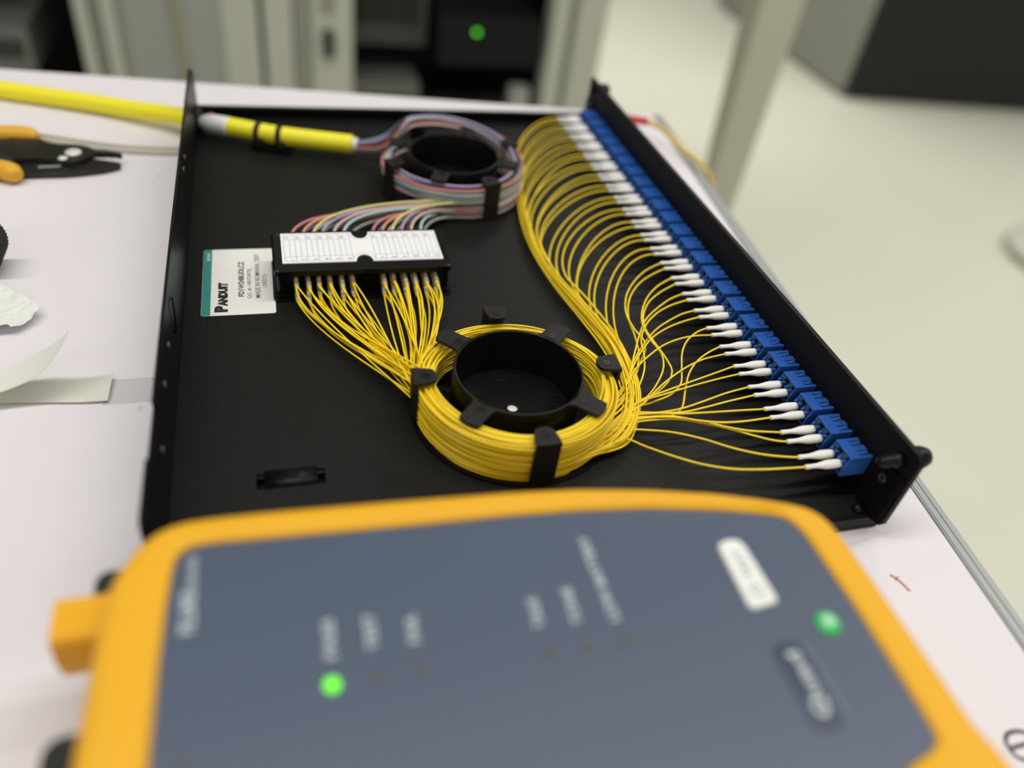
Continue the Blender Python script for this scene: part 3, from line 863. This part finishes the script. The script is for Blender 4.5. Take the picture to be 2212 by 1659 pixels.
# splice sleeves in the front of the holder
for k in range(12):
    for tier in (0, 1):
        ex, ey, ez = sleeve_end[(k, tier)]
        z0 = 12.2 if tier == 0 else 6.2
        num = (k + 1) if tier == 0 else (k + 13)
        lab = 'clear splice sleeve in the %s tier of the holder front, %s from its left' % ('upper' if tier == 0 else 'lower', ORD[k])
        t = thing('splice_sleeve', lab, 'sleeve', (SLX[k], 186, z0), 'splice sleeves in the holder front')
        P = catmull([(SLX[k], 203, z0), (SLX[k], 190, z0), (SLX[k], 180, z0 - 0.1), (SLX[k] * 0.4 + ex * 0.6, 174, z0 - 0.6), (ex, ey, ez)], 2.0)
        build('sleeve_tube', MB().tube(P, 1.45, 10), M_clear, t)
        a = int(len(P) * 0.93)
        build('sleeve_core', MB().tube(P[:a], 0.85, 8), M_core, t)

# ------------------------------------------------------------------ coloured fibres from the cable to the back of the holder
CB = [(-191, 346.5, 10)]
names = ['red', 'blue', 'orange', 'white', 'yellow', 'green', 'violet', 'brown', 'pink', 'white', 'aqua', 'grey']
names = ['red', 'blue', 'orange', 'white', 'yellow', 'green', 'violet', 'brown', 'pink', 'black', 'aqua', 'grey']
cs = []
for iz in range(14):
    for ir in range(4):
        cs.append((43.6 + 1.75 * ir + (0.6 if iz % 2 else 0), 3.0 + 1.55 * iz))
cs.sort(key=lambda s: s[1] + RND.uniform(-3, 3))
ca, cb2 = cs[2:26], cs[26:50]
RND.shuffle(ca); RND.shuffle(cb2)
for q in range(24):
    half = q // 12
    nm = names[q % 12]
    kx = q // 2
    tier = q % 2
    ph = RND.uniform(0, 6.28)
    rx_, rz_ = SLX[kx] + RND.uniform(-0.4, 0.4) + (0.9 if tier else -0.9), (12.2, 6.2)[tier]
    s0 = np.array((RND.uniform(-2.6, 2.6), RND.uniform(-2.6, 2.6)))
    start = [(-203, 350.5 + s0[0] * 0.6, 10 + s0[1] * 0.6), (-191, 346.8 + s0[0], 10.5 + s0[1]), (-178, 344.6 + s0[0] * 1.3, 14 + s0[1] * 1.5)]
    c = []
    rb = RND.uniform(44, 52.5); zb = RND.uniform(25.5, 33.0)
    a_s, a_e = math.radians(122), math.radians(-90 - 360 - 8)
    for a in np.linspace(a_s, a_e, 110):
        u = (a_s - a)
        w1 = min(1, u / math.radians(150)); w1 = w1 * w1 * (3 - 2 * w1)
        w2 = min(1, max(0, (u - math.radians(230)) / math.radians(250))); w2 = w2 * w2 * (3 - 2 * w2)
        r = rb * (1 - w1) + w1 * (ca[q][0] * (1 - w2) + cb2[q][0] * w2)
        z = zb * (1 - w1) + w1 * (cb2[q][1] * (1 - w2) + ca[q][1] * w2)
        r += 0.7 * math.sin(1.9 * a + ph); z += 0.6 * math.sin(1.4 * a + 2 * ph)
        r = min(max(r, 33.2), 49 if w1 > 0.85 else 60); z = max(z, 2.7)
        if w1 > 0.85:
            z = min(z, 24)
        c.append((RC2[0] + r * math.cos(a), RC2[1] + r * math.sin(a), z))
    e = np.array(c[-1])
    yb = 243 + RND.uniform(-3, 8) - (rx_ + 250) * 0.02
    lead = max(10.0, (e[0] - rx_) * 0.9)
    h = hermite(e, (-lead * 1.15, RND.uniform(-2, 3), 0), (rx_, 214, rz_), (0, -lead * 0.5 - 82, -2), 34)
    h[:, 2] = np.maximum(h[:, 2], 1.6)
    pts = list(catmull(start + c[:3:2], 3))[:-1] + c[2:] + [tuple(p) for p in h[1:]] + [(rx_, 206, rz_)]
    lab = '%s coloured fibre entering the back of the splice holder, %s half' % (nm, ('left', 'right')[half])
    tag(build('coloured_fibre', MB().tube(pts, 0.92, 7), M_col[nm], origin=(rx_, 206, rz_)), lab, 'fibre', 'coloured fibres around the far reel')

# ------------------------------------------------------------------ yellow trunk cable
yc = thing('trunk_cable', 'thick yellow trunk cable passing through the tray rear wall', 'cable', (-308, 394, 0))
out = catmull([(-900, 610, -1.4), (-600, 517, -1.4), (-448.8, 464.3, -1.4), (-415.8, 452.8, -1.2), (-382.7, 440.5, -0.6), (-349.1, 424.0, 1.2), (-325, 408.5, 4.6), (-308.3, 395.0, 7.0)], 8)
build('cable_jacket', MB().tube(out, 6.4, 16), M_cable, yc)
inn = [(-308, 393.5, 7.0), (-301.7, 386.9, 8.5), (-292, 382.0, 9.2), (-283.4, 377.8, 9.6), (-263.5, 368.8, 9.8), (-249.2, 363.0, 9.9), (-199, 349.5, 10.0)]
I = catmull(inn, 3)
sel = lambda x0, x1: I[(I[:, 0] >= x0) & (I[:, 0] <= x1)]
build('inner_jacket', MB().tube(sel(-290, -198), 6.7, 18), M_cable, yc)
tp = sel(-304.5, -281)
rr = np.full(len(tp), 6.9); rr[0] = 3.6; rr[1] = 5.2; rr[2] = 6.5
o = build('tape_wrap', MB().tube(tp, rr, 14), M_white, yc); o['label'] = 'white tape wrap with a red spot'
o2 = build('tape_spot', MB().ribbon([(-297.2, 386.5), (-295.4, 385.6), (-294, 384.6)], 2.0, 16.15), M_red, o)
fer = catmull([(-200, 349.8, 10), (-195.5, 348.5, 10)], 1)
o = build('end_wrap', MB().tube(fer, 5.0, 16), M_white, yc); o['label'] = 'white wrapped cable end'
for px in (-262.5, -248.5):
    j = int(np.argmin(abs(I[:, 0] - px)))
    seg = np.array([I[j] - (I[j + 1] - I[j]) / np.linalg.norm(I[j + 1] - I[j]) * 1.9, I[j] + (I[j + 1] - I[j]) / np.linalg.norm(I[j + 1] - I[j]) * 1.9])
    tie = build('cable_tie', MB().tube(seg, 7.25, 18), M_rubber, yc)
    cdir = I[j]
    build('tie_head', MB().box(cdir[0] - 2.6, cdir[0] + 2.6, cdir[1] - 9.8, cdir[1] - 5.6, cdir[2] - 5.6, cdir[2] - 1.0), M_rubber, tie)
build('tie_mount', MB().prism([(-270, 360), (-244, 350), (-239, 368), (-264, 380)], 'z', 0, 3.2), M_abs, yc)

# ------------------------------------------------------------------ field tester in the foreground
te = thing('cable_tester', 'amber and blue-grey cable tester lying in the foreground with a green light lit', 'tester', (-193, -97, -8))
OUT = [(-312.0, -61.4), (-310.5, -48.0), (-305.3, -37.3), (-299.4, -31.0), (-295.6, -29.0), (-290.4, -27.6), (-269.8, -27.6), (-248.4, -28.4), (-218.3, -29.6),
       (-186.6, -31.2), (-161.8, -33.3), (-136.8, -37.2), (-111.8, -42.8), (-95.7, -47.9), (-84.6, -52.0), (-78.2, -55.8), (-75.1, -62.1), (-74.1, -75.1),
       (-73.8, -100.9), (-73.7, -123.5), (-73.9, -139.5), (-71.5, -144), (-71.5, -156), (-76, -164), (-84, -167), (-302, -167), (-311, -163), (-315, -154), (-314.2, -120),
       (-313.5, -96.9), (-312.8, -77.7)]
FAC = [(-294.4, -57.3), (-293.2, -43.8), (-292.1, -40.6), (-290.2, -38.8), (-285.0, -38.2), (-263.3, -39.2), (-220.1, -41.1), (-189.1, -42.1), (-164.8, -43.6), (-139.9, -46.4),
       (-115.1, -51.0), (-93.8, -56.6), (-89.9, -59.6), (-88.2, -66.2), (-87.4, -96.3), (-87.7, -121.2), (-88.4, -138.3), (-89.9, -140.9), (-102.9, -144.0), (-110, -150), (-114, -154),
       (-284, -154), (-294, -150), (-296.8, -140), (-296.1, -104.0), (-295.4, -78.6)]
TCN = np.array((-193.0, -97.0))


def star(poly, N=360):
    P = [np.array(p) - TCN for p in poly]
    o = []
    for k in range(N):
        a = 2 * math.pi * k / N
        d = np.array((math.cos(a), math.sin(a)))
        best = 0
        for i in range(len(P)):
            p, q = P[i], P[(i + 1) % len(P)]
            e = q - p
            den = d[0] * e[1] - d[1] * e[0]
            if abs(den) < 1e-9:
                continue
            s = (p[0] * e[1] - p[1] * e[0]) / den
            t = (p[0] * d[1] - p[1] * d[0]) / den
            if s > 0 and -1e-9 <= t <= 1 + 1e-9:
                best = max(best, s)
        o.append(TCN + d * best)
    return np.array(o)


def smooth_loop(L, it=2):
    for _ in range(it):
        L = 0.5 * L + 0.25 * (np.roll(L, 1, 0) + np.roll(L, -1, 0))
    return L


def offs(L, d):
    t = np.roll(L, -1, 0) - np.roll(L, 1, 0)
    t /= np.linalg.norm(t, axis=1)[:, None]
    return L + np.stack([-t[:, 1], t[:, 0]], 1) * d          # inward for an anticlockwise loop


LO, LF = smooth_loop(star(OUT), 3), smooth_loop(star(FAC), 2)
r3 = lambda L, z: [(p[0], p[1], z) for p in L]
mb = MB()
mb.loft([r3(offs(LO, 5), -8), r3(offs(LO, 1.5), -4), r3(offs(LO, 0.3), 6), r3(offs(LO, 0.0), 30), r3(offs(LO, -0.3), 54), r3(offs(LO, 0.1), 57.6), r3(offs(LO, 1.2), 60.0),
         r3(offs(LO, 3.2), 61.6), r3(offs(LO, 5.0), 61.9), r3(offs(LF, -2.6), 61.4), r3(offs(LF, -0.8), 60.9), r3(offs(LF, 0.1), 60.0), r3(offs(LF, 0.1), 57)], True, False)
build('rubber_shell', mb, M_orange, te)
FZT = 60.0
fa = build('faceplate', MB().loft([r3(LF, 56.5), r3(LF, FZT - 0.3), r3(offs(LF, 0.4), FZT)], True, True, smooth=False), M_face, te)
zt = FZT + 0.06
mb = MB()
D, U = np.array((0, 1, 0.0)), np.array((-1, 0, 0.0))
for w, bx, y0, y1 in (('PASS', -249.3, -83.2, -70.9), ('TEST', -237.8, -82.6, -71.2), ('FAIL', -226.0, -82.6, -73.3),
                      ('TALK', -189.0, -84.4, -73.6), ('TONE', -177.3, -85.2, -72.5), ('LOW BATTERY', -165.6, -86.2, -54.3)):
    build('printed_word', text(MB(), w, (bx, y0, zt), D, U, y1 - y0, 3.1, 0.03), M_text, fa)
build('printed_word', text(MB(), 'FLUKE', (-286.6, -68.5, zt), D, U, 14.0, 4.0, 0.04), M_text, fa)
build('printed_word', text(MB(), 'networks', (-286.6, -54.0, zt), D, U, 11.5, 3.2, 0.01), M_text, fa)
for lx, ly, lit in ((-251.3, -91.1, 1), (-239.3, -91.1, 0), (-227.4, -91.2, 0), (-190.1, -92.5, 0), (-178.4, -93.1, 0), (-166.6, -93.6, 0), (-288.6, -105.1, 0)):
    o = build('status_led', MB().lathe([(FZT, 2.1), (FZT + 0.5, 2.0), (FZT + 0.8, 1.2)] if lit else [(FZT, 1.6), (FZT + 0.3, 1.5)], (lx, ly, 0), 'z', 18), M_led_on if lit else M_led_off, te)
    if lit:
        o['label'] = 'lit green status light'
kp = [(-122.9, -68.0), (-122.2, -65.4), (-118.2, -64.2), (-114.6, -64.8), (-113.2, -67.5), (-112.6, -88.0), (-113.6, -90.0), (-121.8, -90.9), (-123.4, -89.6)]
ky = build('test_key', MB().loft([[(*p, FZT - 0.5) for p in kp], [(*p, FZT + 0.9) for p in kp], [(-118 + (p[0] + 118) * .9, -77.7 + (p[1] + 77.7) * .96, FZT + 1.3) for p in kp]], smooth=False), M_key, te)
ky['label'] = 'white key with dark print'
mb = MB()
text(mb, 'TEST', (-116.4, -80.2, FZT + 1.36), D, U, 11.0, 2.9, 0.0)
mb.ribbon([(-117.8 + 2.0 * math.cos(a), -84.8 + 2.0 * math.sin(a)) for a in np.linspace(0.4, 5.9, 20)], 0.6, FZT + 1.36)
build('key_print', mb, mat('slate_ink', (0.16, 0.19, 0.25), 0.6), ky)
pb = MB().lathe([(FZT, 4.1), (FZT + 0.8, 4.0), (FZT + 1.4, 3.0), (FZT + 1.5, 0.8)], (-100.4, -99.6, 0), 'z', 24)
pw = build('power_button', pb, M_green, te)
pw['label'] = 'green glowing power button'
build('power_mark', MB().lathe([(FZT + 1.3, 2.2), (FZT + 1.75, 2.0)], (-100.2, -99.2, 0), 'z', 18), M_greenw, pw)
bd = build('name_badge', MB().prism(rrect(-123.0, -112.9, -130.2, -103.0, 3, 4), 'z', FZT - 0.3, FZT + 0.35), M_navy, te)
bd['label'] = 'navy name badge'
mb = MB()
text(mb, 'Q', (-114.8, -126.6, FZT + 0.42), D, U, 6.2, 5.8, 0.05)
text(mb, 'uad', (-115.4, -119.8, FZT + 0.42), D, U, 13.6, 4.2, 0.03)
build('badge_print', mb, M_text, bd)
build('badge_edge', MB().prism(rrect(-112.4, -110.8, -128.5, -104, 0.7, 3), 'z', FZT - 0.3, FZT + 0.2), mat('slate_edge', (0.12, 0.145, 0.20), 0.5), bd)
# strap lug and rubber port covers at the left end
lug = [(-37.5, 40.6), (-38.2, 41.6), (-39.4, 42), (-50.6, 42), (-52.0, 41.5), (-52.9, 40.2), (-53.6, 35), (-53.6, 29), (-52.4, 23), (-50, 18), (-46.5, 14.6), (-42, 13.4), (-39, 14.5), (-38, 17)]
build('strap_lug', MB().prism(lug, 'x', -329.5, -311), M_orange, te)
build('port_cover', MB().prism(rrect(-319.5, -303, -41, -28.5, 4, 4), 'z', 8, 40), M_rubber, te)
build('port_cover', MB().prism(rrect(-326.5, -310, -104, -81.5, 5, 4), 'z', 8, 40), M_rubber, te)

# ------------------------------------------------------------------ wire stripper pliers at the left
pl = thing('wire_strippers', 'yellow-handled wire strippers with dark steel jaws on the table at left', 'pliers', (-395, 355, -8))
b1 = [(-445, 372), (-428.2, 375.5), (-421.9, 379.9), (-408.1, 376.0), (-402.9, 370.4), (-395.1, 367.4), (-389.1, 367.5), (-382.4, 367.0), (-377.1, 364.4), (-372.0, 359.4), (-363.6, 358.5), (-361.4, 357.0), (-359.6, 357.3),
      (-357.6, 355.6), (-355.3, 354.9), (-354.2, 351.9), (-356.8, 352.2), (-358.6, 353.3), (-360.4, 352.6), (-362.6, 353.6), (-366, 353.2), (-371.4, 353.6), (-374.7, 348.8), (-378.4, 343.8), (-385.5, 340.6), (-394.5, 344.3), (-405.5, 346.5), (-415.8, 345.5), (-424.3, 351.0), (-445, 362)]
build('upper_jaw', MB().prism(b1, 'z', -3.0, 0.2), M_steel, pl)
b2 = [(-445, 338), (-417.4, 349.4), (-411, 350.8), (-407, 345.6), (-396, 344.0), (-393.5, 350.4), (-385.1, 349.6), (-377.4, 352.3), (-373.7, 353.0), (-363.4, 350.0), (-355.2, 346.6), (-356.0, 344.3), (-364.9, 339.0), (-378.0, 335.1), (-388.5, 333.2), (-412.9, 332.0), (-445, 324)]
build('lower_jaw', MB().prism(b2, 'z', -7.0, -3.2), M_steel, pl)
build('edge_strip', MB().prism([(-404, 338.4), (-391.0, 340.0), (-391.0, 343.0), (-404, 341.4)], 'z', -3.6, -2.9), M_alu, pl)
build('pivot_bolt', MB().lathe([(0.2, 5.2), (1.2, 5.1), (2.0, 4.0), (2.2, 1.6)], (-384.2, 353.6, 0), 'z', 22), M_bolt, pl)
build('stop_screw', MB().lathe([(0.2, 3.0), (1.0, 2.9), (1.5, 1.6)], (-389.5, 345.5, 0), 'z', 16), M_bolt, pl)
g1 = catmull([(-520, 386, -2), (-470, 386, -1.5), (-438, 384.5, -1), (-425, 383.5, -0.5), (-415, 382, -0.5), (-409.5, 378.6, -0.5)], 3)
r_ = np.full(len(g1), 6.2); r_[-1] = 2.6; r_[-2] = 4.8; r_[-3] = 5.8
o = build('handle_grip', MB().tube(g1, r_, 14), M_ytool, pl)
g2 = catmull([(-520, 300, -2), (-470, 318, -2), (-440, 333, -2), (-425, 333.5, -1.6), (-416.5, 328.5, -1.6), (-413.2, 323.5, -1.6)], 3)
r_ = np.full(len(g2), 6.4); r_[-1] = 3.0; r_[-2] = 5.2
build('handle_grip', MB().tube(g2, r_, 14), M_ytool, pl)

cd = catmull([(-560, 400, -5.9), (-470, 399, -5.9), (-440, 398, -5.9), (-420.6, 396.0, -5.9), (-396.7, 388.0, -5.9), (-366.7, 378.2, -5.9), (-343.0, 373.9, -5.9), (-318, 372.4, -5.9), (-290, 371, -5.9), (-250, 369, -5.9)], 4)
tag(build('beige_cord', MB().tube(cd, 2.0, 10), M_beige, origin=(-360, 377, -8)), 'beige cord lying behind the wire strippers and running to the black tray', 'cord')
cd2 = catmull([(-560, 396.2, -6.2), (-470, 395.2, -6.2), (-440, 394.2, -6.2), (-421, 392.2, -6.2), (-398, 384.4, -6.2), (-368, 374.4, -6.2), (-343, 370.1, -6.2), (-318, 368.6, -6.2), (-290, 367.2, -6.2)], 4)
tag(build('ivory_cord', MB().tube(cd2, 1.75, 10), mat('ivory_cord_jacket', (0.58, 0.55, 0.46), 0.5), origin=(-360, 372, -8)), 'paler ivory cord beside the beige cord, nearer the camera', 'cord')

ct = MB().prism([(-341.5, 105.2), (-341.5, 123.2), (-309.2, 123.4), (-309.2, 105.2)], 'z', -7.95, -7.85)  # thin see-through grey strip laid flat on the table top
tag(build('flat_grey_strip', ct, mat('grey_translucent_film', (0.30, 0.29, 0.31), 0.4, alpha=0.08), origin=(-330, 114, -8)), 'grey translucent strip lying flat between the ivory tape end and the tray', 'tape')

# knurled wheel standing on its rim
N = 96
wl = thing('knurled_wheel', 'black knurled wheel standing on its rim at the left edge of the photo', 'wheel', (-416, 225, -8))
ringw = lambda y, r0, k: [(-416 + (r0 + (k if i % 2 else 0)) * math.cos(2 * math.pi * i / N), y, 8.3 + (r0 + (k if i % 2 else 0)) * math.sin(2 * math.pi * i / N)) for i in range(N)]
build('wheel_rim', MB().loft([ringw(215, 14.2, 0), ringw(215.6, 15.6, 0.6), ringw(234.4, 15.6, 0.6), ringw(235, 14.2, 0)], smooth=False), M_rubber, wl)
build('wheel_hub', MB().lathe([(213.5, 5), (215.2, 5.5)], (-416, 0, 8.3), 'y', 20), M_steel, wl)

# crumpled paper scrap
pp = [(-425, 214), (-401.1, 205.1), (-395.1, 199.3), (-384.3, 187.7), (-377.8, 179.2), (-380.2, 171.5), (-385.7, 165.2), (-387.2, 162.4), (-390.2, 165.4), (-394.5, 164.0), (-402, 161.5), (-412, 166), (-427, 172), (-434, 192)]
bmp = bmesh.new()
vs = [bmp.verts.new((x * MM, y * MM, 0)) for x, y in pp]
fce = bmp.faces.new(vs)
bmesh.ops.triangulate(bmp, faces=[fce])
bmesh.ops.subdivide_edges(bmp, edges=bmp.edges[:], cuts=7, use_grid_fill=True)
bmesh.ops.triangulate(bmp, faces=bmp.faces[:])
rp = random.Random(3)
from mathutils import noise
for v in bmp.verts:
    x, y = v.co.x / MM, v.co.y / MM
    n1 = noise.noise(Vector((x / 13, y / 13, 1.3)))
    n2 = abs(noise.noise(Vector((x / 6, y / 6, 7.7))))
    edge = min(1.0, math.hypot(x + 405, y - 186) / 30)
    v.co.z = (-4.2 + 2.0 * n1 + 2.6 * n2 + 1.2 * edge) * MM
    v.co -= Vector((-405 * MM, 186 * MM, -8 * MM))
me = bpy.data.meshes.new('paper_scrap')
bmp.to_mesh(me); bmp.free()
me.materials.append(M_paper)
o = bpy.data.objects.new('paper_scrap', me); COL.objects.link(o)
o.location = (-405 * MM, 186 * MM, -8 * MM)
sd = o.modifiers.new('solid', 'SOLIDIFY'); sd.thickness = 0.0002
tag(o, 'crumpled white paper scrap on the table below the knurled wheel', 'paper')


def sheet(rows, th=0.2):
    """thin strip through pairs of edge points"""
    a = catmull([r[0] for r in rows], 3.0); b = catmull([r[1] for r in rows], 3.0)
    n = min(len(a), len(b)) * 2
    ia = np.linspace(0, len(a) - 1, n); ib = np.linspace(0, len(b) - 1, n)
    A = np.stack([np.interp(ia, range(len(a)), a[:, k]) for k in range(3)], 1)
    B = np.stack([np.interp(ib, range(len(b)), b[:, k]) for k in range(3)], 1)
    loops = []
    for p, q in zip(A, B):
        loops.append([tuple(p), tuple(q), (q[0], q[1], q[2] + th), (p[0], p[1], p[2] + th)])
    return MB().loft(loops, smooth=False)


tp_ = thing('tape_strip', 'ivory tape strip lying flat on the table left of the tray', 'tape', (-362, 118, -8))
build('strip_body', sheet([((-440, 134, -7.4), (-440, 116, -7.4)), ((-388, 129.5, -7.2), (-386, 111.2, -7.2)), ((-362, 126.7, -6.6), (-363, 108.6, -6.9)), ((-349.5, 124.8, -6.2), (-349.4, 107.0, -6.8)), ((-338.2, 124.6, -5.0), (-338.9, 106.4, -6.3))]), M_tape, tp_)
tag(build('tape_curl', sheet([((-425, 118, -3), (-421, 101, -3)), ((-384.7, 123.8, 2), (-381.8, 107.8, 2)), ((-368.2, 126.4, 9), (-365.5, 109.5, 9)), ((-358.5, 124.0, 16), (-357.0, 115.4, 16)), ((-352.0, 124.6, 22), (-351.8, 123.0, 22))]), mat('cream_backing', (0.80, 0.79, 0.71), 0.5), origin=(-385, 115, -4)),
    'cream strip of tape backing curling up over the flat ivory tape', 'tape')

# patch cord behind the far end of the front panel
pc = thing('patch_cord', 'yellow patch cord with a red boot behind the far end of the panel', 'cord', (50, 400, -8))
pth = catmull([(12, 407, 6), (28, 410, 7.6), (46, 408.5, 7.6), (60, 406.5, 6.8)], 2)
build('red_boot', MB().tube(pth, np.linspace(4.4, 3.2, len(pth)), 12), M_red, pc)
pth = catmull([(58, 406.8, 7.0), (66, 401, 6.0), (73, 386, 3.5), (79, 366, -0.5), (88, 347, -4), (97, 338, -16), (101, 336, -60), (102, 340, -300), (100, 344, -700)], 4)
build('cord_jacket', MB().tube(pth, 2.1, 10), mat('amber_cord', (0.78, 0.55, 0.12), 0.4), pc)
